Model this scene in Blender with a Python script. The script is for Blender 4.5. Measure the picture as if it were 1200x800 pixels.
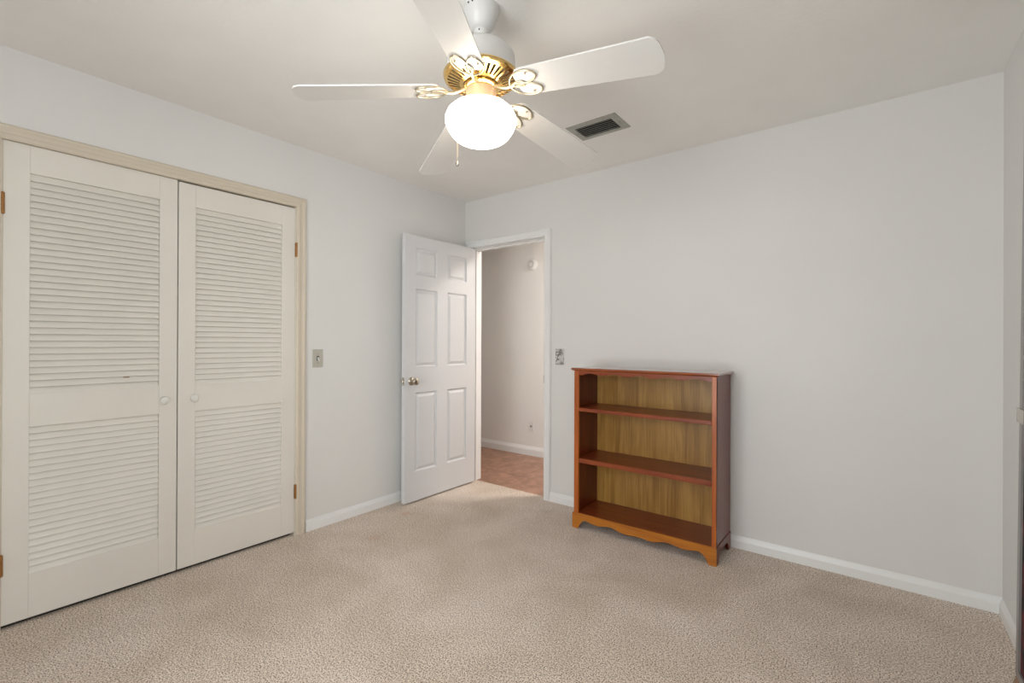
import bpy, bmesh, math, random
from mathutils import Vector, Matrix
random.seed(4)
for o in list(bpy.data.objects): bpy.data.objects.remove(o)
S = bpy.context.scene
COL = S.collection
PI = math.pi

# ------------------------------------------------------------------ camera, world, lights, exposure
CAM = Vector((2.8806, -3.0327, 1.2129)); YAW, PIT, ROL, FPX = 0.6602, 0.0013, 0.0039, 552.45
fw = Vector((-math.sin(YAW)*math.cos(PIT), math.cos(YAW)*math.cos(PIT), math.sin(PIT)))
rt = fw.cross(Vector((0, 0, 1))).normalized(); up = rt.cross(fw)
r2 = rt*math.cos(ROL) + up*math.sin(ROL); u2 = -rt*math.sin(ROL) + up*math.cos(ROL)
cd = bpy.data.cameras.new('camera'); cam = bpy.data.objects.new('camera', cd); COL.objects.link(cam)
cam.matrix_world = Matrix(((r2.x, u2.x, -fw.x, CAM.x), (r2.y, u2.y, -fw.y, CAM.y), (r2.z, u2.z, -fw.z, CAM.z), (0, 0, 0, 1)))
cd.sensor_width = 36; cd.lens = FPX/1200*36; cd.clip_start = 0.02
S.camera = cam
S.view_settings.view_transform = 'Standard'; S.view_settings.look = 'None'
S.view_settings.gamma = 1; S.view_settings.use_curve_mapping = False
S.view_settings.exposure = 0.07
SKY = 7.0; GLOBE = 8.0; HALL = 29.0
W = bpy.data.worlds.new('sky'); S.world = W; W.use_nodes = True
W.node_tree.nodes['Background'].inputs[0].default_value = (0.965, 1.0, 1.01, 1)
W.node_tree.nodes['Background'].inputs[1].default_value = SKY

RW = 3.326; H = 2.44; YF = -3.70          # right wall, ceiling height, front (camera side) wall
WX0, WX1, WZ0, WZ1 = 1.20, 2.55, 0.25, 2.20   # unseen window added in the camera-side wall for daylight
pl = bpy.data.lights.new('added_window_portal', 'AREA'); pl.shape = 'RECTANGLE'; pl.size = WX1-WX0; pl.size_y = WZ1-WZ0
pl.cycles.is_portal = True
po = bpy.data.objects.new('added_window_portal', pl); COL.objects.link(po)
po.location = ((WX0+WX1)/2, YF-0.13, (WZ0+WZ1)/2); po.rotation_euler = (PI/2, 0, 0)   # faces +y into the room
RY0, RY1, RZ0, RZ1 = -3.62, -2.52, 0.55, 2.15   # unseen window added in the right wall, brightens the left side
p2 = bpy.data.lights.new('added_window_portal_right', 'AREA'); p2.shape = 'RECTANGLE'; p2.size = RY1-RY0; p2.size_y = RZ1-RZ0
p2.cycles.is_portal = True
q2 = bpy.data.objects.new('added_window_portal_right', p2); COL.objects.link(q2)
q2.location = (RW+0.13, (RY0+RY1)/2, (RZ0+RZ1)/2); q2.rotation_euler = (PI/2, 0, PI/2)   # faces -x into the room
hl = bpy.data.lights.new('added_hall_light', 'AREA'); hl.shape = 'DISK'; hl.size = 0.25; hl.energy = HALL; hl.color = (1, .93, .87)  # light of the unseen lamp added to brighten the hallway
ho = bpy.data.objects.new('added_hall_light', hl); COL.objects.link(ho); ho.location = (1.35, 0.62, 2.36)

# ------------------------------------------------------------------ materials
def mat(name, col, rough=0.5, metal=0.0, noise=0.0, nscale=8, bump=0.0, bscale=200, coat=0.0, spec=0.5):
    m = bpy.data.materials.new(name); m.use_nodes = True; nt = m.node_tree; b = nt.nodes['Principled BSDF']
    b.inputs['Base Color'].default_value = (*col, 1); b.inputs['Roughness'].default_value = rough
    b.inputs['Metallic'].default_value = metal; b.inputs['Coat Weight'].default_value = coat
    b.inputs['Specular IOR Level'].default_value = spec
    tc = nt.nodes.new('ShaderNodeTexCoord')
    n = nt.nodes.new('ShaderNodeTexNoise'); n.inputs['Scale'].default_value = nscale; n.inputs['Detail'].default_value = 4
    nt.links.new(tc.outputs['Object'], n.inputs['Vector'])
    mr = nt.nodes.new('ShaderNodeMapRange'); mr.inputs['From Min'].default_value = .3; mr.inputs['From Max'].default_value = .7
    mr.inputs['To Min'].default_value = 1-noise; mr.inputs['To Max'].default_value = 1+noise*.3
    nt.links.new(n.outputs['Fac'], mr.inputs['Value'])
    hs = nt.nodes.new('ShaderNodeHueSaturation'); hs.inputs['Color'].default_value = (*col, 1)
    nt.links.new(mr.outputs[0], hs.inputs['Value']); nt.links.new(hs.outputs[0], b.inputs['Base Color'])
    if bump:
        n2 = nt.nodes.new('ShaderNodeTexNoise'); n2.inputs['Scale'].default_value = bscale; n2.inputs['Detail'].default_value = 3
        nt.links.new(tc.outputs['Object'], n2.inputs['Vector'])
        bp = nt.nodes.new('ShaderNodeBump'); bp.inputs['Strength'].default_value = bump; bp.inputs['Distance'].default_value = .002
        nt.links.new(n2.outputs['Fac'], bp.inputs['Height']); nt.links.new(bp.outputs[0], b.inputs['Normal'])
    return m

def wood(name, dark, light, axis, scale=1.0, rough=0.34, coat=0.22):
    """grain running along the given axis (0 x, 1 y, 2 z)"""
    m = bpy.data.materials.new(name); m.use_nodes = True; nt = m.node_tree; b = nt.nodes['Principled BSDF']
    tc = nt.nodes.new('ShaderNodeTexCoord'); mp = nt.nodes.new('ShaderNodeMapping')
    sc = [9*scale]*3; sc[axis] = 0.9*scale; mp.inputs['Scale'].default_value = sc
    nt.links.new(tc.outputs['Object'], mp.inputs['Vector'])
    n = nt.nodes.new('ShaderNodeTexNoise'); n.inputs['Scale'].default_value = 2.2; n.inputs['Detail'].default_value = 5; n.inputs['Distortion'].default_value = .9
    nt.links.new(mp.outputs[0], n.inputs['Vector'])
    mp2 = nt.nodes.new('ShaderNodeMapping'); sc = [160]*3; sc[axis] = 3; mp2.inputs['Scale'].default_value = sc
    nt.links.new(tc.outputs['Object'], mp2.inputs['Vector'])
    n2 = nt.nodes.new('ShaderNodeTexNoise'); n2.inputs['Scale'].default_value = 1; n2.inputs['Detail'].default_value = 2
    nt.links.new(mp2.outputs[0], n2.inputs['Vector'])
    mx = nt.nodes.new('ShaderNodeMath'); mx.operation = 'MULTIPLY_ADD'; mx.inputs[1].default_value = .35
    nt.links.new(n2.outputs['Fac'], mx.inputs[0])
    ad = nt.nodes.new('ShaderNodeMath'); ad.operation = 'MULTIPLY'; ad.inputs[1].default_value = .65
    nt.links.new(n.outputs['Fac'], ad.inputs[0]); nt.links.new(ad.outputs[0], mx.inputs[2])
    cr = nt.nodes.new('ShaderNodeValToRGB'); cr.color_ramp.elements[0].position = .36; cr.color_ramp.elements[1].position = .64
    cr.color_ramp.elements[0].color = (*dark, 1); cr.color_ramp.elements[1].color = (*light, 1)
    nt.links.new(mx.outputs[0], cr.inputs[0]); nt.links.new(cr.outputs[0], b.inputs['Base Color'])
    b.inputs['Roughness'].default_value = rough; b.inputs['Coat Weight'].default_value = coat; b.inputs['Coat Roughness'].default_value = .12
    return m

M = {}
M['wall'] = mat('white_wall_paint', (.775, .765, .745), .5, noise=.015, nscale=3, bump=.06, bscale=90)
M['ceiling'] = mat('ceiling_paint', (.93, .915, .89), .85, noise=.02, nscale=5, bump=.35, bscale=55)
M['hall'] = mat('hall_wall_paint', (.88, .86, .83), .6, noise=.02, nscale=3)
M['trim'] = mat('white_trim_paint', (.86, .86, .85), .35, noise=.015, nscale=6)
M['door'] = mat('white_door_paint', (.68, .68, .69), .38, noise=.01, nscale=6, bump=.04, bscale=140)
M['cream'] = mat('cream_closet_paint', (.80, .765, .695), .45, noise=.03, nscale=4)
M['creamtrim'] = mat('cream_casing_paint', (.68, .605, .49), .45, noise=.04, nscale=5)
M['dark'] = mat('closet_shade_dark', (.10, .09, .08), .9)  # closet shade put into the base colour
M['ductdark'] = mat('dark_duct_shade', (.012, .012, .012), .8)  # near-black colour for the shade inside the duct
M['brass'] = mat('polished_brass', (.95, .66, .26), .16, 1.0, noise=.03)
M['palebrass'] = mat('pale_gilt_metal', (.50, .43, .31), .36, .85, noise=.03)
M['peach'] = mat('peach_gilt_fitter', (.86, .62, .42), .4, .35)
M['rustbrass'] = mat('tarnished_brass', (.38, .18, .055), .4, .6, noise=.25, nscale=60)
M['nickel'] = mat('antique_nickel', (.50, .46, .38), .2, 1.0, noise=.05, nscale=40)
M['fanwhite'] = mat('white_fan_enamel', (.68, .67, .65), .3, noise=.01)
M['blade'] = mat('white_blade_laminate', (.76, .745, .72), .42, noise=.012, nscale=9)
M['ivory'] = mat('ivory_plastic', (.52, .50, .43), .35, noise=.04, nscale=40)
M['whiteplastic'] = mat('white_plastic', (.78, .77, .75), .35)
M['ventmetal'] = mat('grey_vent_metal', (.42, .42, .38), .45, .3, noise=.12, nscale=30)
M['knobwhite'] = mat('white_knob_paint', (.76, .74, .70), .3)
M['black'] = mat('black_rubber', (.015, .015, .018), .5)
M['screwmetal'] = mat('screw_metal', (.30, .28, .24), .35, .9)
M['greymetal'] = mat('grey_frame_metal', (.36, .35, .34), .4, .6, noise=.08, nscale=20)
M['cherry'] = wood('cherry_wood', (.10, .008, .002), (.21, .026, .005), 2)
M['cherryx'] = wood('cherry_wood_horizontal', (.15, .018, .004), (.30, .058, .010), 0)
M['orangewood'] = wood('amber_base_wood', (.36, .105, .008), (.56, .20, .016), 0)
M['ply'] = wood('ochre_plywood', (.27, .125, .022), (.52, .29, .068), 2, scale=.8, rough=.35, coat=.3)
M['topwood'] = wood('glossy_cherry_top', (.20, .04, .008), (.36, .09, .02), 0, rough=.12, coat=1.0)
M['stilewood'] = wood('orange_cherry_edge', (.32, .060, .006), (.50, .13, .016), 2)
M['footwood'] = wood('brown_foot_wood', (.20, .09, .03), (.34, .17, .07), 0)

def screen_fabric(name, a, bcol, scale):
    m = bpy.data.materials.new(name); m.use_nodes = True; nt = m.node_tree; b = nt.nodes['Principled BSDF']
    tc = nt.nodes.new('ShaderNodeTexCoord'); n = nt.nodes.new('ShaderNodeTexNoise')
    n.inputs['Scale'].default_value = scale; n.inputs['Detail'].default_value = 3; nt.links.new(tc.outputs['Object'], n.inputs['Vector'])
    cr = nt.nodes.new('ShaderNodeValToRGB'); cr.color_ramp.elements[0].position = .45; cr.color_ramp.elements[1].position = .62
    cr.color_ramp.elements[0].color = (*a, 1); cr.color_ramp.elements[1].color = (*bcol, 1)
    nt.links.new(n.outputs['Fac'], cr.inputs[0]); nt.links.new(cr.outputs[0], b.inputs['Base Color']); b.inputs['Roughness'].default_value = .8
    return m
M['redfabric'] = screen_fabric('dark_red_mottled_fabric', (.006, .002, .003), (.16, .006, .010), 14)
M['taupe'] = screen_fabric('taupe_fabric', (.30, .26, .22), (.34, .30, .26), 6)

def ornate():
    m = mat('embossed_silver_plate', (.60, .59, .57), .35, .15)
    nt = m.node_tree; b = nt.nodes['Principled BSDF']; tc = nt.nodes.new('ShaderNodeTexCoord')
    v = nt.nodes.new('ShaderNodeTexNoise'); v.inputs['Scale'].default_value = 75; v.inputs['Detail'].default_value = 2
    nt.links.new(tc.outputs['Object'], v.inputs['Vector'])
    cr = nt.nodes.new('ShaderNodeValToRGB'); cr.color_ramp.elements[0].position = .40; cr.color_ramp.elements[1].position = .5
    cr.color_ramp.elements[0].color = (.22, .20, .19, 1); cr.color_ramp.elements[1].color = (.66, .65, .62, 1)
    nt.links.new(v.outputs['Fac'], cr.inputs[0]); nt.links.new(cr.outputs[0], b.inputs['Base Color'])
    bp = nt.nodes.new('ShaderNodeBump'); bp.inputs['Distance'].default_value = .002; nt.links.new(v.outputs['Fac'], bp.inputs['Height'])
    nt.links.new(bp.outputs[0], b.inputs['Normal']); return m
M['ornate'] = ornate()

def carpet():
    m = bpy.data.materials.new('beige_cut_pile_carpet'); m.use_nodes = True; nt = m.node_tree; b = nt.nodes['Principled BSDF']; L = nt.links.new
    tc = nt.nodes.new('ShaderNodeTexCoord')
    def noise(sc, det=2, dist=0):
        n = nt.nodes.new('ShaderNodeTexNoise'); n.inputs['Scale'].default_value = sc; n.inputs['Detail'].default_value = det
        n.inputs['Distortion'].default_value = dist; L(tc.outputs['Object'], n.inputs['Vector']); return n
    def ramp(src, p0, p1, c0, c1):
        r = nt.nodes.new('ShaderNodeValToRGB'); r.color_ramp.elements[0].position = p0; r.color_ramp.elements[1].position = p1
        r.color_ramp.elements[0].color = (*c0, 1); r.color_ramp.elements[1].color = (*c1, 1); L(src, r.inputs[0]); return r
    def mul(a, bb, fac=1.0, mode='MULTIPLY'):
        x = nt.nodes.new('ShaderNodeMix'); x.data_type = 'RGBA'; x.blend_type = mode; x.inputs[0].default_value = fac
        L(a, x.inputs[6]); L(bb, x.inputs[7]); return x.outputs[2]
    fine = noise(CARPET_F, 2); mid = noise(75, 3); big = noise(1.7, 4, .6); big2 = noise(6, 3)
    c = ramp(fine.outputs['Fac'], .35, .56, (.25, .158, .108), (.98, .87, .77)).outputs[0]
    c = mul(c, ramp(mid.outputs['Fac'], .35, .62, (.84, .83, .82), (1, 1, 1)).outputs[0])
    c = mul(c, ramp(big.outputs['Fac'], .35, .62, (.88, .85, .80), (1.05, 1.05, 1.05)).outputs[0])
    c = mul(c, ramp(big2.outputs['Fac'], .38, .6, (.95, .94, .93), (1, 1, 1)).outputs[0])
    for (x, y, r, s) in STAINS:
        g = nt.nodes.new('ShaderNodeVectorMath'); g.operation = 'DISTANCE'; g.inputs[1].default_value = (x, y, 0); L(tc.outputs['Object'], g.inputs[0])
        ad = nt.nodes.new('ShaderNodeMath'); ad.operation = 'MULTIPLY_ADD'; ad.inputs[1].default_value = .05; L(mid.outputs['Fac'], ad.inputs[0]); L(g.outputs['Value'], ad.inputs[2])
        c = mul(c, ramp(ad.outputs[0], 0.02, r+.025, s, (1, 1, 1)).outputs[0])
    L(c, b.inputs['Base Color']); b.inputs['Roughness'].default_value = 1; b.inputs['Specular IOR Level'].default_value = .1
    b.inputs['Sheen Weight'].default_value = .15
    bp = nt.nodes.new('ShaderNodeBump'); bp.inputs['Strength'].default_value = .8; bp.inputs['Distance'].default_value = .0035
    L(fine.outputs['Fac'], bp.inputs['Height']); L(bp.outputs[0], b.inputs['Normal'])
    return m
CARPET_F = 185
STAINS = [(.25, -.86, .045, (1.0, .72, .62)), (.42, -1.25, .06, (.98, .84, .76)), (3.15, -.75, .03, (1.0, .8, .55))]
M['carpet'] = carpet()

def tiles():
    m = bpy.data.materials.new('terracotta_floor_tile'); m.use_nodes = True; nt = m.node_tree; b = nt.nodes['Principled BSDF']; L = nt.links.new
    tc = nt.nodes.new('ShaderNodeTexCoord'); mp = nt.nodes.new('ShaderNodeMapping'); mp.inputs['Location'].default_value = (.10, .02, 0); L(tc.outputs['Object'], mp.inputs[0])
    br = nt.nodes.new('ShaderNodeTexBrick'); br.offset = 0; br.inputs['Scale'].default_value = 1; br.inputs['Brick Width'].default_value = .42
    br.inputs['Row Height'].default_value = .42; br.inputs['Mortar Size'].default_value = .004
    br.inputs['Color1'].default_value = (.36, .20, .14, 1); br.inputs['Color2'].default_value = (.41, .24, .17, 1); br.inputs['Mortar'].default_value = (.20, .12, .09, 1)
    L(mp.outputs[0], br.inputs['Vector'])
    n = nt.nodes.new('ShaderNodeTexNoise'); n.inputs['Scale'].default_value = 9; n.inputs['Detail'].default_value = 6; n.inputs['Distortion'].default_value = 1.2; L(tc.outputs['Object'], n.inputs['Vector'])
    r = nt.nodes.new('ShaderNodeValToRGB'); r.color_ramp.elements[0].position = .35; r.color_ramp.elements[1].position = .65
    r.color_ramp.elements[0].color = (.72, .66, .60, 1); r.color_ramp.elements[1].color = (1.1, 1.08, 1.05, 1); L(n.outputs['Fac'], r.inputs[0])
    x = nt.nodes.new('ShaderNodeMix'); x.data_type = 'RGBA'; x.blend_type = 'MULTIPLY'; x.inputs[0].default_value = 1; L(br.outputs['Color'], x.inputs[6]); L(r.outputs[0], x.inputs[7])
    L(x.outputs[2], b.inputs['Base Color']); b.inputs['Roughness'].default_value = .4; return m
M['tile'] = tiles()

def pane():
    m = bpy.data.materials.new('window_glass'); m.use_nodes = True; nt = m.node_tree; nt.nodes.remove(nt.nodes['Principled BSDF'])
    t = nt.nodes.new('ShaderNodeBsdfTransparent'); g = nt.nodes.new('ShaderNodeBsdfGlossy'); g.inputs['Roughness'].default_value = .02
    f = nt.nodes.new('ShaderNodeFresnel'); f.inputs[0].default_value = 1.45; x = nt.nodes.new('ShaderNodeMixShader')
    nt.links.new(f.outputs[0], x.inputs[0]); nt.links.new(t.outputs[0], x.inputs[1]); nt.links.new(g.outputs[0], x.inputs[2])
    nt.links.new(x.outputs[0], nt.nodes['Material Output'].inputs[0]); return m
M['pane'] = pane()
def glow(name, col, s):
    m = bpy.data.materials.new(name); m.use_nodes = True; b = m.node_tree.nodes['Principled BSDF']
    b.inputs['Base Color'].default_value = (.9, .88, .84, 1); b.inputs['Roughness'].default_value = .25
    b.inputs['Emission Color'].default_value = (*col, 1); b.inputs['Emission Strength'].default_value = s; return m
M['globe'] = glow('lit_opal_glass', (1, .89, .75), GLOBE)
M['addedlamp'] = glow('added_hall_lamp_glass', (1, .8, .6), 2)  # glow of the added hallway lamp

# ------------------------------------------------------------------ mesh helpers
def BM(): return bmesh.new()
def box(bm, x0, x1, y0, y1, z0, z1, bev=0.0, seg=1):
    t = bmesh.new(); bmesh.ops.create_cube(t, size=1)
    for v in t.verts: v.co = Vector(((x0+x1)/2+v.co.x*(x1-x0), (y0+y1)/2+v.co.y*(y1-y0), (z0+z1)/2+v.co.z*(z1-z0)))
    if bev: bmesh.ops.bevel(t, geom=list(t.edges), offset=bev, segments=seg, affect='EDGES', profile=.5)
    me = bpy.data.meshes.new('t'); t.to_mesh(me); t.free(); bm.from_mesh(me); bpy.data.meshes.remove(me); return bm
def lathe(bm, prof, n=32, c=(0, 0, 0), axis='z'):
    """prof: list of (radius, height along axis)"""
    rings = []
    for r, h in prof:
        ring = []
        for i in range(n):
            a = 2*PI*i/n; p = (r*math.cos(a), r*math.sin(a), h)
            if axis == 'x': p = (h, r*math.cos(a), r*math.sin(a))
            if axis == 'y': p = (r*math.sin(a), h, r*math.cos(a))
            ring.append(bm.verts.new((c[0]+p[0], c[1]+p[1], c[2]+p[2])))
        rings.append(ring)
    for a, b in zip(rings, rings[1:]):
        for i in range(n): bm.faces.new((a[i], a[(i+1) % n], b[(i+1) % n], b[i]))
    bm.faces.new(rings[0][::-1]); bm.faces.new(rings[-1]); return bm
def tube(bm, pts, r, n=8, closed=False):
    pts = [Vector(p) for p in pts]; rings = []; N = len(pts); ref = Vector((0, 0, 1))
    for i, p in enumerate(pts):
        a = pts[(i-1) % N] if (closed or i > 0) else p; b = pts[(i+1) % N] if (closed or i < N-1) else p
        d = (b-a).normalized(); s = d.cross(ref)
        if s.length < .05: s = d.cross(Vector((1, 0, 0)))
        s.normalize(); t = s.cross(d); rr = r[i] if isinstance(r, (list, tuple)) else r
        rings.append([bm.verts.new(p+s*rr*math.cos(2*PI*k/n)+t*rr*math.sin(2*PI*k/n)) for k in range(n)])
    for i in range(N if closed else N-1):
        a, b = rings[i], rings[(i+1) % N]
        for k in range(n): bm.faces.new((a[k], a[(k+1) % n], b[(k+1) % n], b[k]))
    if not closed: bm.faces.new(rings[0][::-1]); bm.faces.new(rings[-1])
    return bm
def prism(bm, pts2, y0, y1, plane='xz'):
    """extrude a 2D outline; plane xz extrudes in y, yz extrudes in x, xy extrudes in z"""
    def P(a, b, h): return {'xz': (a, h, b), 'yz': (h, a, b), 'xy': (a, b, h)}[plane]
    A = [bm.verts.new(P(a, b, y0)) for a, b in pts2]; B = [bm.verts.new(P(a, b, y1)) for a, b in pts2]; n = len(A)
    bm.faces.new(A[::-1]); bm.faces.new(B)
    for i in range(n): bm.faces.new((A[i], A[(i+1) % n], B[(i+1) % n], B[i]))
    return bm
def obj(name, bm, m, parent=None, smooth=False):
    bmesh.ops.recalc_face_normals(bm, faces=list(bm.faces))
    me = bpy.data.meshes.new(name); bm.to_mesh(me); bm.free(); me.materials.append(M[m])
    o = bpy.data.objects.new(name, me); COL.objects.link(o)
    if smooth:
        for p in me.polygons: p.use_smooth = True
        me.set_sharp_from_angle(angle=math.radians(38))
    if parent: o.parent = parent; o.matrix_parent_inverse = Matrix.Translation(-parent.location) if parent.location.length else Matrix()
    return o
def tag(o, label, cat, group=None, kind=None):
    if label: o['label'] = label
    if cat: o['category'] = cat
    if group: o['group'] = group
    if kind: o['kind'] = kind
    return o
def empty(name, loc=(0, 0, 0)):
    o = bpy.data.objects.new(name, None); COL.objects.link(o); o.location = loc; o.empty_display_size = .1; return o
def struct(name, bm, m, label=None, cat=None, smooth=False):
    return tag(obj(name, bm, m, None, smooth), label, cat, kind='structure')

# ------------------------------------------------------------------ room shell
T = .12
CY0, CY1, CZ = -2.787, -1.535, 2.053          # closet opening
DX0, DX1, DZ = .083, .846, 2.025              # doorway opening
b = BM(); box(b, -.03, RW+T, YF-T, .055, -.05, 0)
struct('floor', b, 'carpet', 'beige cut-pile carpet covering the whole bedroom floor', 'floor')
b = BM(); box(b, -2.2, 2.6, .055, 1.30, -.05, -.004)
struct('floor_hall', b, 'tile', 'terracotta brown tile floor of the hallway beyond the doorway', 'floor')
b = BM(); box(b, -T-.62, RW+T, YF-T, T, H, H+.1)
struct('ceiling', b, 'ceiling', 'off-white lightly textured bedroom ceiling around the fan', 'ceiling')
b = BM(); box(b, -2.2, 2.6, T, 1.3, H, H+.1)
struct('ceiling_hall', b, 'hall', 'hallway ceiling behind the doorway head', 'ceiling')
b = BM(); box(b, -T, 0, YF-T, CY0, -.02, H); box(b, -T, 0, CY1, 0, -.02, H); box(b, -T, 0, CY0, CY1, CZ, H)
struct('wall_left', b, 'wall', 'white left wall with the closet opening', 'wall')
b = BM(); box(b, -2.2, DX0, 0, T, -.02, H); box(b, DX1, RW+T, 0, T, -.02, H); box(b, DX0, DX1, 0, T, DZ, H)
struct('wall_back', b, 'wall', 'white far wall behind the bookcase with the doorway', 'wall')
b = BM(); box(b, RW, RW+T, YF-T, RY0, -.02, H); box(b, RW, RW+T, RY1, 0, -.02, H); box(b, RW, RW+T, RY0, RY1, -.02, RZ0); box(b, RW, RW+T, RY0, RY1, RZ1, H)
struct('wall_right', b, 'wall', 'white right wall seen edge-on at the right of the photo', 'wall')
b = BM(); box(b, 0, WX0, YF-T, YF, -.02, H); box(b, WX1, RW, YF-T, YF, -.02, H); box(b, WX0, WX1, YF-T, YF, -.02, WZ0); box(b, WX0, WX1, YF-T, YF, WZ1, H)
struct('wall_front', b, 'wall', 'white wall with the added window behind the camera', 'wall')
HY = 1.10
b = BM(); box(b, -2.2, 2.6, HY, HY+T, -.02, H)
struct('wall_hall', b, 'hall', 'pale beige hallway wall seen through the doorway', 'wall')
b = BM(); box(b, -2.3, -2.2, 0, HY+T, -.02, H); struct('wall_hall_left', b, 'hall', 'end wall closing the hallway to the left', 'wall')
b = BM(); box(b, 2.6, 2.7, T, HY+T, -.02, H); struct('wall_hall_right', b, 'hall', 'end wall closing the hallway to the right', 'wall')
# closet interior, dark colour standing in for the shade inside
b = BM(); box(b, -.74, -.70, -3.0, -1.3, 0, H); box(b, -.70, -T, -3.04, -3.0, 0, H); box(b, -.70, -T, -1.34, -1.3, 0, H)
struct('wall_closet', b, 'dark', 'closet interior walls with shade painted in behind the louvered doors', 'wall')
b = BM(); box(b, -.74, -.03, -3.0, -1.3, -.05, -.004); struct('floor_closet', b, 'dark', 'closet floor with shade painted in behind the louvered doors', 'floor')

# baseboards: profile with a bevelled top
BH = .072; BT = .013
def base_profile(s): return [(0, 0), (s*BT, 0), (s*BT, BH*.62), (s*BT*.80, BH*.74), (s*BT*.35, BH*.93), (s*BT*.25, BH), (0, BH)]
b = BM(); prism(b, base_profile(1), CY1+.070, -.0, 'xz'); struct('baseboard_left', b, 'trim', 'white baseboard on the left wall between closet and open door', 'baseboard')
b = BM(); prism(b, [(y, z) for y, z in base_profile(-1)], DX1+.060, RW, 'yz'); struct('baseboard_back', b, 'trim', 'white baseboard along the far wall behind the bookcase', 'baseboard')
b = BM(); prism(b, [(RW-x, z) for x, z in base_profile(1)], YF, -BT, 'xz'); struct('baseboard_right', b, 'trim', 'short white baseboard on the right wall', 'baseboard')
b = BM(); prism(b, [(HY+y, z*1.35-.004) for y, z in base_profile(-1)], -2.2, 2.6, 'yz'); struct('baseboard_hall', b, 'trim', 'white baseboard at the foot of the hallway wall', 'baseboard')

# casings
def casing_profile(w, d): return [(0, 0), (0, d*.75), (w*.10, d), (w*.32, d), (w*.40, d*.82), (w*.62, d*.82), (w*.72, d), (w*.88, d), (w, d*.5), (w, 0)]
def casing(bm, x0, x1, top, w, d, place, left=True):
    """mitred U-shaped casing; place(a, z, h) -> point; a along the wall, h out of the wall"""
    prof = casing_profile(w, d)
    def loop(kind):
        out = []
        for u, h in prof:
            if kind == 0: out.append(place(x0-u, 0, h))
            if kind == 1: out.append(place(x0-u, top+u, h))
            if kind == 2: out.append(place(x1+u, top+u, h))
            if kind == 3: out.append(place(x1+u, 0, h))
        return [bm.verts.new(p) for p in out]
    L_ = [loop(k) for k in range(4)]
    for A, B in zip(L_, L_[1:]):
        for i in range(len(A)): bm.faces.new((A[i], A[(i+1) % len(A)], B[(i+1) % len(A)], B[i]))
    bm.faces.new(L_[0]); bm.faces.new(L_[-1][::-1])
b = BM(); casing(b, CY0-.002, CY1+.002, CZ-.002, .064, .017, lambda a, z, h: (h, a, z))
struct('trim_1', b, 'creamtrim', 'cream moulded casing framing the louvered closet doors', 'door casing')
b = BM(); casing(b, DX0-.004, DX1+.002, DZ+.004, .058, .017, lambda a, z, h: (a, -h, z))
struct('trim_2', b, 'trim', 'white moulded casing around the open doorway', 'door casing')
b = BM()   # jamb lining with door stop
box(b, DX0-.002, DX0+.003, 0, T, 0, DZ); box(b, DX1-.003, DX1+.002, 0, T, 0, DZ); box(b, DX0, DX1, 0, T, DZ-.003, DZ+.002)
box(b, DX0, DX0+.012, .042, .075, 0, DZ-.002); box(b, DX1-.012, DX1, .042, .075, 0, DZ-.002); box(b, DX0+.012, DX1-.012, .042, .075, DZ-.014, DZ-.002)
j = struct('trim_3', b, 'trim', 'white door jamb and stop lining the doorway', 'door jamb')
b = BM(); box(b, DX1-.008, DX1-.001, -.004, .038, .895, .955, .001); obj('strike_plate', b, 'nickel', j)
b = BM(); box(b, -.12, -.002, CY0-.002, CY0+.003, 0, CZ); box(b, -.12, -.002, CY1-.003, CY1+.002, 0, CZ); box(b, -.12, -.002, CY0, CY1, CZ-.002, CZ+.002)
struct('trim_4', b, 'creamtrim', 'cream jamb lining inside the closet opening', 'door jamb')

# unseen window added behind the camera to supply daylight
b = BM()
for (x0, x1, z0, z1) in ((WX0, WX1, WZ0, WZ0+.05), (WX0, WX1, WZ1-.05, WZ1), (WX0, WX0+.05, WZ0, WZ1), (WX1-.05, WX1, WZ0, WZ1), ((WX0+WX1)/2-.025, (WX0+WX1)/2+.025, WZ0, WZ1)):
    box(b, x0, x1, YF-.09, YF-.04, z0, z1, .002)
wn = struct('added_window_1', b, 'trim', 'added white framed two-pane window behind the camera, supplies daylight', 'window')
for x0, x1 in ((WX0+.05, (WX0+WX1)/2-.025), ((WX0+WX1)/2+.025, WX1-.05)):
    b = BM(); box(b, x0, x1, YF-.067, YF-.063, WZ0+.05, WZ1-.05); obj('pane', b, 'pane', wn)
b = BM(); box(b, WX0-.03, WX1+.03, YF-.04, YF+.03, WZ0-.02, WZ0, .003); obj('window_sill', b, 'trim', wn)

b = BM(); ym = (RY0+RY1)/2  # second window, added to light the closet side
for (y0, y1, z0, z1) in ((RY0, RY1, RZ0, RZ0+.05), (RY0, RY1, RZ1-.05, RZ1), (RY0, RY0+.05, RZ0, RZ1), (RY1-.05, RY1, RZ0, RZ1), (ym-.025, ym+.025, RZ0, RZ1)):
    box(b, RW+.04, RW+.09, y0, y1, z0, z1, .002)
wn = struct('added_window_2', b, 'trim', 'added white framed two-pane window in the right wall beside the camera, supplies daylight', 'window')
for y0, y1 in ((RY0+.05, ym-.025), (ym+.025, RY1-.05)):
    b = BM(); box(b, RW+.063, RW+.067, y0, y1, RZ0+.05, RZ1-.05); obj('pane', b, 'pane', wn)
b = BM(); box(b, RW-.03, RW+.04, RY0-.03, RY1+.03, RZ0-.02, RZ0, .003); obj('window_sill', b, 'trim', wn)

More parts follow.
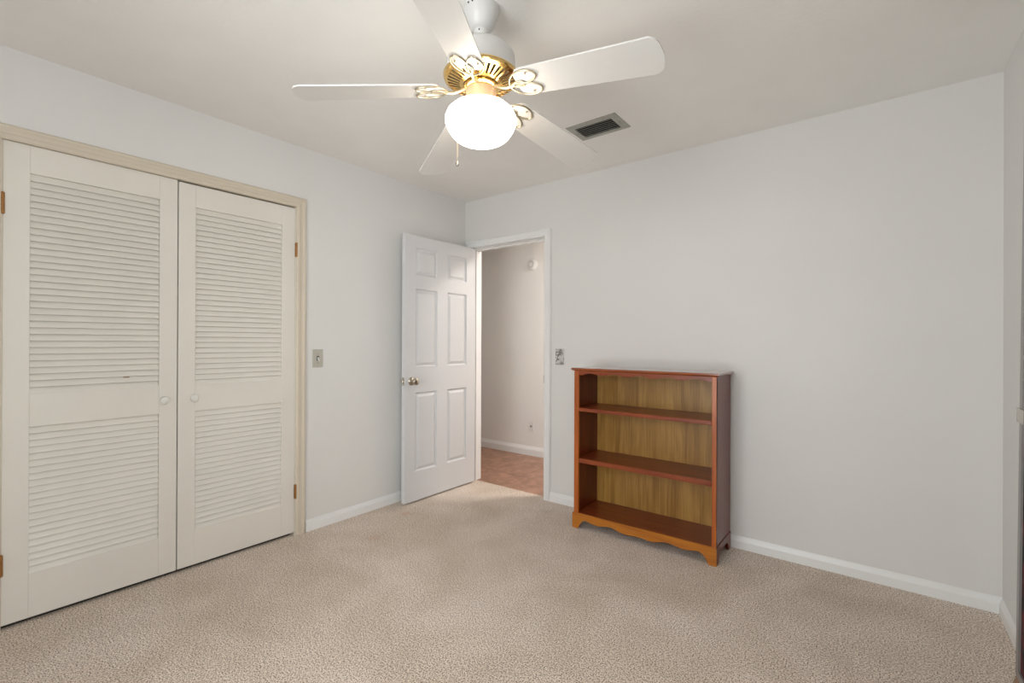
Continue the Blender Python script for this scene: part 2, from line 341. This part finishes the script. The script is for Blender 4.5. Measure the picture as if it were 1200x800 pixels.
# ------------------------------------------------------------------ louvered closet doors
def closet_door(name, y0, y1, ly0, ly1, u0, u1, d0, d1, topz, botz, label, knob_y, hinge_y):
    x0, x1 = -.036, -.001
    b = BM()
    box(b, x0, x1, y0, ly0, botz, topz, .0012); box(b, x0, x1, ly1, y1, botz, topz, .0012)
    for z0, z1 in ((botz, d0), (d1, u0), (u1, topz)): box(b, x0, x1-.0004, ly0, ly1, z0, z1, .0010)
    d = struct(name, b, 'cream', label, 'closet door')
    for z0, z1 in ((d0, d1), (u0, u1)):
        b = BM(); n = round((z1-z0)/.0286); sp = (z1-z0)/n
        for i in range(n):
            zc = z0+sp*(i+.5); L = .0350; th = .0040; a = math.radians(68)
            dx, dz = -math.cos(a), math.sin(a); nx, nz = math.sin(a), math.cos(a)
            q = []
            for s1, s2 in ((-1, -1), (1, -1), (1, 1), (-1, 1)):
                q.append((-.0125+dx*s1*L/2+nx*s2*th/2, zc+dz*s1*L/2+nz*s2*th/2))
            prism(b, q, ly0+.0005, ly1-.0005, 'xz')
        obj('louver_panel', b, 'cream', d)
    b = BM(); lathe(b, [(.0001, 0), (.011, 0), (.009, .006), (.008, .013), (.014, .019), (.0195, .025), (.0205, .030), (.018, .035), (.010, .038), (.0001, .0385)], 24, (x1, knob_y, .911), 'x')
    k = obj('knob', b, 'knobwhite', d, True)
    for hz in (1.784, .275):
        b = BM(); lathe(b, [(.0001, -.044), (.0035, -.046), (.0068, -.043), (.0068, -.0150), (.0050, -.0145), (.0068, -.0140), (.0068, .0140), (.0050, .0145), (.0068, .015), (.0068, .043), (.0035, .046), (.0001, .046)], 12, (.0095, hinge_y, hz))
        s = 1 if hinge_y > -2 else -1
        box(b, -.001, .0012, hinge_y-s*.006, hinge_y, hz-.042, hz+.042)
        obj('hinge', b, 'rustbrass', d, True)
    return d
closet_door('door_1', -2.784, -2.1635, -2.704, -2.241, .983, 1.931, .211, .840, 2.050, .020, 'left louvered cream closet door, nearest the camera, white round knob', -2.224, -2.786)
closet_door('door_2', -2.1585, -1.538, -2.0805, -1.618, .978, 1.926, .206, .838, 2.044, .020, 'right louvered cream closet door, nearer the open bedroom door, white round knob', -2.093, -1.533)
# chip in the paint of the left upper louvers is a small brown scrape
b = BM(); box(b, .0005, .0022, -2.385, -2.360, 1.0335, 1.0375, .0004); sc = obj('paint_chip', b, 'rustbrass', bpy.data.objects['door_1'])

# ------------------------------------------------------------------ six panel door, open against the left wall
def six_panel(bm, xf, s, y0, y1, z0, z1, cols, rows):
    """one face at x=xf, outward direction s"""
    ys = sorted({y0, y1, *[v for c in cols for v in c]}); zs = sorted({z0, z1, *[v for r in rows for v in r]})
    def q(a, b_, c, d, x=None): bm.faces.new([bm.verts.new(p) for p in (a, b_, c, d)])
    for i in range(len(ys)-1):
        for k in range(len(zs)-1):
            a0, a1, c0, c1 = ys[i], ys[i+1], zs[k], zs[k+1]
            if (a0, a1) in cols and (c0, c1) in rows:
                steps = [(0, 0), (.003, -.008), (.009, -.013), (.014, -.013), (.034, -.0025), (.037, -.0025)]
                loops = [[(xf+s*d, a0+g, c0+g), (xf+s*d, a1-g, c0+g), (xf+s*d, a1-g, c1-g), (xf+s*d, a0+g, c1-g)] for g, d in steps]
                for A, B in zip(loops, loops[1:]):
                    for m_ in range(4): q(A[m_], A[(m_+1) % 4], B[(m_+1) % 4], B[m_])
                q(*loops[-1])
            else: q((xf, a0, c0), (xf, a1, c0), (xf, a1, c1), (xf, a0, c1))
b = BM(); LX0, LX1, LY0, LY1, LZ0, LZ1 = .088, .1235, -.769, -.004, .013, 2.017
cols = [(-.668, -.446), (-.334, -.112)]; rows = [(.230, .828), (1.020, 1.612), (1.718, 1.922)]
six_panel(b, LX1, 1, LY0, LY1, LZ0, LZ1, cols, rows); six_panel(b, LX0, -1, LY0, LY1, LZ0, LZ1, cols, rows)
for A in (((LX0, LY0, LZ0), (LX1, LY0, LZ0), (LX1, LY0, LZ1), (LX0, LY0, LZ1)), ((LX0, LY1, LZ0), (LX1, LY1, LZ0), (LX1, LY1, LZ1), (LX0, LY1, LZ1)),
          ((LX0, LY0, LZ0), (LX1, LY0, LZ0), (LX1, LY1, LZ0), (LX0, LY1, LZ0)), ((LX0, LY0, LZ1), (LX1, LY0, LZ1), (LX1, LY1, LZ1), (LX0, LY1, LZ1))):
    b.faces.new([b.verts.new(p) for p in A])
bmesh.ops.remove_doubles(b, verts=list(b.verts), dist=.00005)
d3 = struct('door_3', b, 'door', 'white six-panel bedroom door standing open at the far left corner', 'door')
for s, xf in ((1, LX1), (-1, LX0)):
    pr = [(.0001, 0), (.032, 0), (.032, .003), (.028, .008), (.016, .011), (.011, .014), (.0105, .026), (.016, .031), (.025, .038), (.0275, .047), (.0265, .056), (.020, .062), (.0001, .064)]
    b = BM(); lathe(b, [(r, s*h) for r, h in pr], 28, (xf, -.706, .917), 'x'); obj('door_knob', b, 'nickel', d3, True)
b = BM(); box(b, LX0+.006, LX1-.006, LY0-.0015, LY0, .888, .946); box(b, LX0+.012, LX1-.012, LY0-.011, LY0, .908, .926, .002); obj('latch', b, 'nickel', d3)
for hz in (.28, 1.02, 1.76):
    b = BM(); lathe(b, [(.0001, -.045), (.0055, -.044), (.0055, .044), (.0001, .045)], 10, (DX0+.004, -.0235, hz))
    box(b, LX0, LX1-.004, LY1, LY1+.0035, hz-.044, hz+.044); obj('hinge', b, 'nickel', d3, True)

# spring door stop on the baseboard
t = empty('door_stop', (.014, -.700, .045)); tag(t, 'small black-tipped spring door stop on the left baseboard beside the open door', 'door stop')
b = BM(); lathe(b, [(.0001, -.001), (.010, -.001), (.009, .004), (.0001, .005)], 14, (.014, -.700, .045), 'x'); obj('mount', b, 'screwmetal', t, True)
b = BM(); pts = [(.017+.050*i/96, -.700+.0048*math.cos(i*PI/4), .045+.0048*math.sin(i*PI/4)) for i in range(97)]; tube(b, pts, .0012, 5); obj('spring', b, 'screwmetal', t, True)
b = BM(); lathe(b, [(.0001, .052), (.0075, .052), (.0085, .058), (.0075, .068), (.0001, .070)], 14, (.014, -.700, .045), 'x'); obj('rubber_tip', b, 'black', t, True)

# ------------------------------------------------------------------ switches, outlet, smoke detector
t = empty('light_switch', (0, -1.386, 1.103)); tag(t, 'ivory toggle switch plate on the left wall beside the closet casing', 'light switch')
b = BM(); box(b, 0, .006, -1.421, -1.351, 1.045, 1.161, .0022, 2); obj('switch_plate', b, 'ivory', t)
b = BM(); prism(b, [(.004, 1.094), (.020, 1.088), (.021, 1.095), (.006, 1.112)], -1.3905, -1.3815, 'xz'); obj('toggle', b, 'whiteplastic', t)
for z in (1.133, 1.073):
    b = BM(); lathe(b, [(.0001, .0055), (.0038, .0055), (.0034, .0072), (.0001, .0075)], 12, (0, -1.386, z), 'x'); obj('screw', b, 'screwmetal', t)
b = BM(); box(b, .0055, .0068, -1.3945, -1.3775, 1.088, 1.118); obj('switch_slot', b, 'black', t)

t = empty('light_switch', (.985, 0, 1.103)); tag(t, 'ornate embossed silver switch plate on the far wall left of the bookcase', 'light switch')
b = BM(); box(b, .948, 1.022, -.007, 0, 1.043, 1.163, .0025, 2); 
for (dx, dz, r) in ((-.018, .045, .012), (.018, .045, .012), (-.018, -.045, .012), (.018, -.045, .012), (0, .052, .009), (0, -.052, .009), (-.028, .015, .007), (.028, .015, .007), (-.028, -.018, .007), (.028, -.018, .007)):
    lathe(b, [(.0001, -.006), (r, -.006), (r*.8, -.0095), (r*.5, -.0085), (r*.3, -.0105), (.0001, -.011)], 14, (.985+dx, 0, 1.103+dz), 'y')
obj('switch_plate', b, 'ornate', t)
b = BM(); prism(b, [(-.006, 1.096), (-.020, 1.090), (-.021, 1.097), (-.006, 1.113)], .981, .989, 'yz'); obj('toggle', b, 'whiteplastic', t)

OX = -.055
t = empty('wall_outlet', (-.06, HY, .31)); tag(t, 'small white cable outlet plate low on the hallway wall', 'outlet')
b = BM(); box(b, -.095, -.025, HY-.005, HY, .252, .366, .002); obj('outlet_plate', b, 'whiteplastic', t)
b = BM(); lathe(b, [(.0001, -.004), (.010, -.004), (.010, -.010), (.006, -.010), (.006, -.016), (.0001, -.016)], 14, (-.06, HY, .31), 'y'); obj('socket', b, 'screwmetal', t, True)
t = empty('smoke_detector', (-.05, HY, 2.045)); tag(t, 'round white smoke detector high on the hallway wall', 'smoke detector')
b = BM(); lathe(b, [(.0001, 0), (.060, 0), (.060, -.012), (.054, -.016), (.054, -.020), (.050, -.032), (.040, -.037), (.0001, -.039)], 36, (-.05, HY, 2.045), 'y'); obj('housing', b, 'whiteplastic', t, True)
b = BM(); tube(b, [(-.05+.030*math.sin(a*PI/12), HY-.0382, 2.045+.030*math.cos(a*PI/12)) for a in range(24)], .002, 6, True); obj('vent_ring', b, 'ventmetal', t, True)
t = empty('added_hall_lamp', (1.35, .62, H)); tag(t, 'added round frosted flush ceiling lamp lighting the hallway, out of view', 'ceiling lamp')  # fixture added out of view for the hallway light
b = BM(); lathe(b, [(.0001, 0), (.15, 0), (.15, -.015), (.0001, -.016)], 32, (1.35, .62, H)); obj('lamp_base', b, 'whiteplastic', t, True)
b = BM(); lathe(b, [(.0001, -.016), (.135, -.016), (.13, -.035), (.10, -.055), (.05, -.064), (.0001, -.066)], 32, (1.35, .62, H)); obj('lamp_shade', b, 'addedlamp', t, True)

# ------------------------------------------------------------------ ceiling vent
VX0, VX1, VY0, VY1 = 1.462, 1.768, -.715, -.508
t = empty('ceiling_vent', ((VX0+VX1)/2, (VY0+VY1)/2, H)); tag(t, 'grey metal air register in the ceiling right of the fan', 'ceiling vent')
b = BM(); IX0, IX1, IY0, IY1 = 1.502, 1.728, -.680, -.545
def ring_frame(b, o, i, z0, z1, z2):
    A = [(o[0], o[2]), (o[1], o[2]), (o[1], o[3]), (o[0], o[3])]; B = [(i[0], i[2]), (i[1], i[2]), (i[1], i[3]), (i[0], i[3])]
    L_ = [[b.verts.new((x, y, z)) for x, y in P] for P, z in ((A, z0), (A, z1), (B, z2), (B, z0))]
    for q in range(4):
        P, Q = L_[q], L_[(q+1) % 4]
        for k in range(4): b.faces.new((P[k], P[(k+1) % 4], Q[(k+1) % 4], Q[k]))
ring_frame(b, (VX0, VX1, VY0, VY1), (IX0, IX1, IY0, IY1), H, H-.003, H-.008); obj('frame', b, 'ventmetal', t)
b = BM(); box(b, IX0, IX1, IY0, IY1, H-.0015, H-.0005); obj('duct_shade', b, 'ductdark', t)  # black sheet standing in for shade behind the louvers
for i in range(6):
    yc = IY0+(IY1-IY0)*(i+.75)/6.5; b = BM()
    prism(b, [(yc-.0040, H-.0065), (yc-.0030, H-.0075), (yc+.0040, H-.0022), (yc+.0032, H-.0016)], IX0+.004, IX1-.004, 'yz'); obj('louver', b, 'ventmetal', t)
for x in (1.484, 1.748):
    b = BM(); lathe(b, [(.0001, -.004), (.0045, -.004), (.004, -.0075), (.0001, -.008)], 10, (x, -.612, H)); obj('screw', b, 'screwmetal', t)

# ------------------------------------------------------------------ bookcase
BX0, BX1, BYF, BYB = 1.299, 2.188, -.325, -.020
t = empty('bookcase', ((BX0+BX1)/2, -.17, 0)); tag(t, 'low open cherry-wood bookcase with scalloped trim against the far wall', 'bookcase')
def obj_bevel(name, b, m, parent, w=.0015):
    o = obj(name, b, m, parent); md = o.modifiers.new('edge', 'BEVEL'); md.width = w; md.segments = 2; md.limit_method = 'ANGLE'; return o
b = BM()   # top with moulded edge: profile swept around the front and sides
def slab(b, x0, x1, y0, y1, prof):
    L_ = []
    for g, z in prof: L_.append([b.verts.new(p) for p in ((x0-g, y1, z), (x0-g, y0-g, z), (x1+g, y0-g, z), (x1+g, y1, z))])
    for A, B in zip(L_, L_[1:]):
        for k in range(4): b.faces.new((A[k], A[(k+1) % 4], B[(k+1) % 4], B[k]))
    b.faces.new(L_[0][::-1]); b.faces.new(L_[-1])
slab(b, BX0, BX1, BYF, -.008, [(.001, 1.027), (.006, 1.028), (.010, 1.031), (.014, 1.0335), (.016, 1.037), (.015, 1.0425), (.010, 1.046)])
obj('top', b, 'topwood', t)
for s, x0, x1 in ((-1, BX0, BX0+.014), (1, BX1-.014, BX1)):
    b = BM(); prism(b, [(BYB, 0), (BYB, 1.027), (BYF+.004, 1.027), (BYF+.004, .0), (-.285, 0), (-.280, .03), (-.262, .055), (-.10, .055), (-.075, .035), (-.068, 0)], x0, x1, 'yz')
    obj_bevel('side_panel', b, 'cherry', t)
for x0, x1 in ((BX0, BX0+.034), (BX1-.024, BX1)):
    b = BM(); box(b, x0+.0005, x1, BYF, BYF+.018, .098, 1.0268, .0012, 2); obj('stile', b, 'stilewood', t)
b = BM(); box(b, BX0+.014, BX1-.014, BYB-.006, BYB, .09, 1.027); obj('back_panel', b, 'ply', t)
for zt, th in ((.785, .023), (.456, .030)):
    b = BM(); box(b, BX0+.0145, BX1-.0145, BYF+.018, BYB-.0065, zt-th+.003, zt, .001); box(b, BX0+.0345, BX1-.0245, BYF+.001, BYF+.0185, zt-th, zt, .003, 2); obj('shelf', b, 'cherryx', t)
b = BM(); box(b, BX0+.0145, BX1-.0145, BYF+.003, BYB-.0065, .082, .100, .001); obj('bottom_shelf', b, 'cherryx', t)
# valance
xs = [BX0+.034+(BX1-.024-BX0-.034)*i/120 for i in range(121)]; xa, xb = xs[0], xs[-1]
def vz(x):
    u = (x-xa)/(xb-xa); q = abs(u-.5)*2
    return 1.006+.0065*math.cos(q*PI*5.0)*(1 if q < .93 else (1-q)/.07)+(-.004 if q > .93 else 0)
b = BM(); prism(b, [(xa, 1.0268)]+[(x, vz(x)) for x in xs]+[(xb, 1.0268)], BYF+.002, BYF+.016, 'xz'); obj('valance', b, 'cherryx', t)
# base skirt with bracket feet
FX0, FX1 = BX0-.005, BX1+.004
def sz(x):
    u = min(x-FX0, FX1-x)
    if u < .040: return 0
    if u < .085:
        k = (u-.040)/.045; return .054*math.sin(k*PI/2)
    q = (u-.085)/((FX1-FX0)/2-.085)
    return .060+.006*math.cos(q*PI*4)-.006-.014*max(0, (q-.55)/.45)**1.2
b = BM(); N = 160; prof = [(FX0, 0.0)]+[(FX0+(FX1-FX0)*i/N, sz(FX0+(FX1-FX0)*i/N)) for i in range(1, N)]+[(FX1, 0), (FX1, .094), (FX1-.004, .100), (FX0+.004, .100), (FX0, .094)]
prism(b, prof, BYF-.010, BYF-.0005, 'xz'); obj('base_skirt', b, 'orangewood', t)
for x0, x1 in ((FX0, BX0-.0005), (BX1+.0005, FX1)):
    b = BM(); prism(b, [(BYF-.0005, 0), (BYF+.035, 0), (BYF+.040, .03), (BYF+.058, .055), (-.10, .055), (-.075, .035), (-.068, 0), (BYB, 0), (BYB, .096), (BYF-.0005, .096)], x0, x1, 'yz'); obj('base_return', b, 'cherry', t)

# ------------------------------------------------------------------ ceiling fan
HX, HYF, HZ = 1.7224, -1.7329, 2.1395
F = empty('ceiling_fan', (HX, HYF, H)); tag(F, 'white five-blade ceiling fan with brass vented motor and lit globe', 'ceiling fan')
b = BM(); lathe(b, [(.0001, H), (.066, H), (.067, H-.006), (.064, H-.022), (.055, H-.045), (.045, H-.068), (.034, H-.079), (.027, H-.082), (.026, H-.094), (.020, H-.103), (.0001, H-.105)], 40, (HX, HYF, 0)); cn = obj('canopy', b, 'fanwhite', F, True)
b = BM(); lathe(b, [(.0001, H-.09), (.0125, H-.09), (.0125, 2.300), (.0001, 2.300)], 16, (HX, HYF, 0)); obj('downrod', b, 'fanwhite', F, True)
for a, dz, rr in ((-1.35, .011, .0035), (-1.62, .011, .0035), (-1.15, .091, .0030)):
    r0 = .0655 if dz < .05 else .026; b = BM(); bmesh.ops.create_icosphere(b, subdivisions=2, radius=rr, matrix=Matrix.Translation((HX+r0*math.cos(a), HYF+r0*math.sin(a), H-dz))); obj('canopy_screw', b, 'black', cn, True)
b = BM(); lathe(b, [(.0001, 2.312), (.030, 2.312), (.040, 2.300), (.085, 2.292), (.112, 2.280), (.124, 2.262), (.127, 2.215), (.131, 2.196), (.0001, 2.196)], 48, (HX, HYF, 0)); obj('motor_housing', b, 'fanwhite', F, True)
# brass vented plate: outer rim, ribs, inner ring
def annulus(b, r0, z0, r1, z1, th, n=96):
    A = [[b.verts.new((HX+r*math.cos(2*PI*i/n), HYF+r*math.sin(2*PI*i/n), z)) for i in range(n)] for r, z in ((r0, z0), (r1, z1), (r1, z1+th), (r0, z0+th))]
    for q in range(4):
        P, Q = A[q], A[(q+1) % 4]
        for i in range(n): b.faces.new((P[i], P[(i+1) % n], Q[(i+1) % n], Q[i]))
b = BM(); annulus(b, .123, 2.1725, .135, 2.178, .004); annulus(b, .135, 2.178, .1385, 2.186, .004); annulus(b, .132, 2.194, .1385, 2.186, .002); annulus(b, .066, 2.156, .079, 2.160, .003)
NR = 36
for i in range(NR):
    a0 = 2*PI*(i-.24)/NR; a1 = 2*PI*(i+.24)/NR; lo = []
    for r, z in ((.077, 2.1595), (.124, 2.1735)):
        for a in (a0, a1): lo.append((r, z, a))
    v = [b.verts.new((HX+r*math.cos(a), HYF+r*math.sin(a), z+dz)) for dz in (0, .003) for r, z, a in (lo[0], lo[1], lo[3], lo[2])]
    for f in ((0, 1, 2, 3), (7, 6, 5, 4), (0, 1, 5, 4), (1, 2, 6, 5), (2, 3, 7, 6), (3, 0, 4, 7)): b.faces.new([v[k] for k in f])
obj('vented_plate', b, 'brass', F, True)
b = BM(); annulus(b, .02, 2.186, .128, 2.190, .003); obj('motor_core', b, 'screwmetal', F)
b = BM(); lathe(b, [(.0001, 2.198), (.050, 2.198), (.050, 2.158), (.064, 2.155), (.066, 2.147), (.060, 2.141), (.052, 2.139), (.0001, 2.139)], 40, (HX, HYF, 0)); obj('flywheel', b, 'brass', F, True)
b = BM(); lathe(b, [(.0001, 2.139), (.054, 2.139), (.056, 2.134), (.055, 2.104), (.058, 2.098), (.058, 2.085), (.0001, 2.084)], 40, (HX, HYF, 0)); fit = obj('light_fitter', b, 'peach', F, True)
for k in range(4):
    a = k*PI/2+.9; b = BM(); bmesh.ops.create_icosphere(b, subdivisions=2, radius=.0035, matrix=Matrix.Translation((HX+.0575*math.cos(a), HYF+.0575*math.sin(a), 2.092))); obj('thumb_screw', b, 'palebrass', fit, True)
b = BM(); lathe(b, [(.050, 2.092), (.056, 2.089), (.080, 2.083), (.105, 2.071), (.122, 2.055), (.1305, 2.035), (.1300, 2.016), (.121, 1.995), (.107, 1.974), (.095, 1.963), (.088, 1.958), (.070, 1.950), (.048, 1.944), (.024, 1.941), (.0001, 1.940)], 56, (HX, HYF, 0)); obj('globe', b, 'globe', F, True)
# pull chain
u = rt*-1; bk = Vector((fw.x, fw.y, 0)).normalized(); dr_ = (u*.100+bk*.115); c0 = Vector((HX, HYF, 0))
pts = [c0+dr_*.37+Vector((0, 0, 2.128)), c0+dr_*.7+Vector((0, 0, 2.112)), c0+dr_*.95+Vector((0, 0, 2.085)), c0+dr_+Vector((0, 0, 2.06)), c0+dr_+Vector((0, 0, 1.922))]
b = BM(); tube(b, pts, .0011, 6); ch = obj('pull_chain', b, 'palebrass', F, True)
b = BM(); e = c0+dr_; lathe(b, [(.0001, 1.924), (.003, 1.923), (.0065, 1.917), (.007, 1.910), (.0045, 1.904), (.0001, 1.902)], 14, (e.x, e.y, 0)); obj('pull_knob', b, 'screwmetal', ch, True)
# blades
R_, TH0, PH = .654, .1671, -.2089; WR, WT, TX, TY, DR = .1181, .1438, .033, -.0503, -.1069
def bp(k, r, s, off=0):
    """point on blade k at radius r, s metres across the blade, off below the surface"""
    a = TH0+k*2*PI/5; P = Vector((math.cos(a)*r-math.sin(a)*s*math.cos(PH), math.sin(a)*r+math.cos(a)*s*math.cos(PH), s*math.sin(PH)))
    P.z += DR*r+TX*P.x+TY*P.y-off
    return P+Vector((HX, HYF, HZ))
def wid(r): return WR+(WT-WR)*(r-.2)/(R_-.2)
for k in range(5):
    out = []
    r0 = .150
    for s in (-1, 1):
        side = []
        side.append((r0, s*.028)); side.append((r0+.004, s*.040)); side.append((r0+.014, s*wid(r0)/2*.92)); side.append((r0+.03, s*wid(r0+.03)/2))
        for i in range(1, 9): r = r0+.03+(R_-.045-r0-.03)*i/8; side.append((r, s*wid(r)/2))
        cx_, cy_ = R_-.045, wid(R_)/2-.038
        for i in range(1, 9):
            a = PI/2*i/8; side.append((cx_+.040*math.sin(a), s*(cy_+.038*math.cos(a))))
        out.append(side)
    mid_ = [(R_-.002, -.02), (R_, 0), (R_-.002, .02)]
    ol = out[0]+mid_+out[1][::-1]
    b = BM(); A = [b.verts.new(bp(k, r, s, 0)) for r, s in ol]; B = [b.verts.new(bp(k, r, s, -.0055)) for r, s in ol]; n = len(A)
    b.faces.new(A); b.faces.new(B[::-1])
    for i in range(n): b.faces.new((A[i], A[(i+1) % n], B[(i+1) % n], B[i]))
    bl = obj('blade', b, 'blade', F)
    b = BM()
    def P2(r, s, off=.004): return bp(k, r, s, off)
    # arm
    a = TH0+k*2*PI/5; ar = []
    for r, z in ((.050, 2.1435), (.066, 2.137), (.085, 2.128), (.104, 2.121)): ar.append(Vector((HX+r*math.cos(a), HYF+r*math.sin(a), z+TX*r*math.cos(a)+TY*r*math.sin(a))))
    ar += [P2(.126, 0, .006), P2(.142, 0)]
    tube(b, ar, [.0075, .0065, .006, .0062, .0065, .005], 10)
    def leaf(r0_, s0, ang, L, Wd, rad, n=26, bend=0):
        pts = []
        for i in range(n):
            q = 2*PI*i/n; x = L*(1-math.cos(q))/2; y = Wd*math.sin(q)*(.45+.55*math.sin(q/2)**1)*1.0
            y += bend*(x/L)**2
            pts.append(P2(r0_+x*math.cos(ang)-y*math.sin(ang), s0+x*math.sin(ang)+y*math.cos(ang)))
        tube(b, pts, rad, 6, True)
    leaf(.124, 0, .56, .112, .034, .0032, bend=-.026); leaf(.124, 0, -.56, .112, .034, .0032, bend=.026); leaf(.134, 0, 0, .048, .015, .0028)
    for r, s in ((.200, .040), (.200, -.040), (.178, 0)):
        c = P2(r, s, .004); bmesh.ops.create_icosphere(b, subdivisions=1, radius=.0042, matrix=Matrix.Translation(c))
    obj('blade_bracket', b, 'palebrass', bl, True)

# ------------------------------------------------------------------ tall framed screen by the right wall
SX, SY = 3.262, -.722
t = empty('room_divider', (SX, -.95, 0)); tag(t, 'tall grey-framed screen panel by the right wall, dark red mottled lower half', 'screen')
def lean(x, z): return x+.009*(z)
def leanbox(b, x0, x1, y0, y1, z0, z1):
    v = [b.verts.new((lean(x, z), y, z)) for z in (z0, z1) for x, y in ((x0, y0), (x1, y0), (x1, y1), (x0, y1))]
    for f in ((3, 2, 1, 0), (4, 5, 6, 7), (0, 1, 5, 4), (1, 2, 6, 5), (2, 3, 7, 6), (3, 0, 4, 7)): b.faces.new([v[k] for k in f])
b = BM(); y1 = SY; y0 = SY-.50
leanbox(b, SX-.012, SX+.012, y1-.034, y1, .095, 2.40); leanbox(b, SX-.012, SX+.012, y0, y0+.034, .095, 2.40); leanbox(b, SX-.012, SX+.012, y0, y1, 2.37, 2.40); leanbox(b, SX-.012, SX+.012, y0, y1, .095, .125)
obj('frame', b, 'greymetal', t)
b = BM(); leanbox(b, SX-.006, SX+.006, y0+.03, y1-.03, .12, .985); obj('lower_panel', b, 'redfabric', t)
b = BM(); leanbox(b, SX-.006, SX+.006, y0+.03, y1-.03, .985, 2.372); obj('upper_panel', b, 'taupe', t)
b = BM(); leanbox(b, SX-.019, SX-.011, y1-.10, y1+.001, .952, .998); obj('clasp', b, 'nickel', t)
for yy in (y1-.03, y0+.03):
    b = BM(); prism(b, [(SX-.03, 0), (SX+.045, 0), (SX+.03, .05), (SX+.013, .100), (SX-.010, .100), (SX-.022, .06)], yy-.02, yy+.02, 'xz'); obj('foot', b, 'footwood', t)
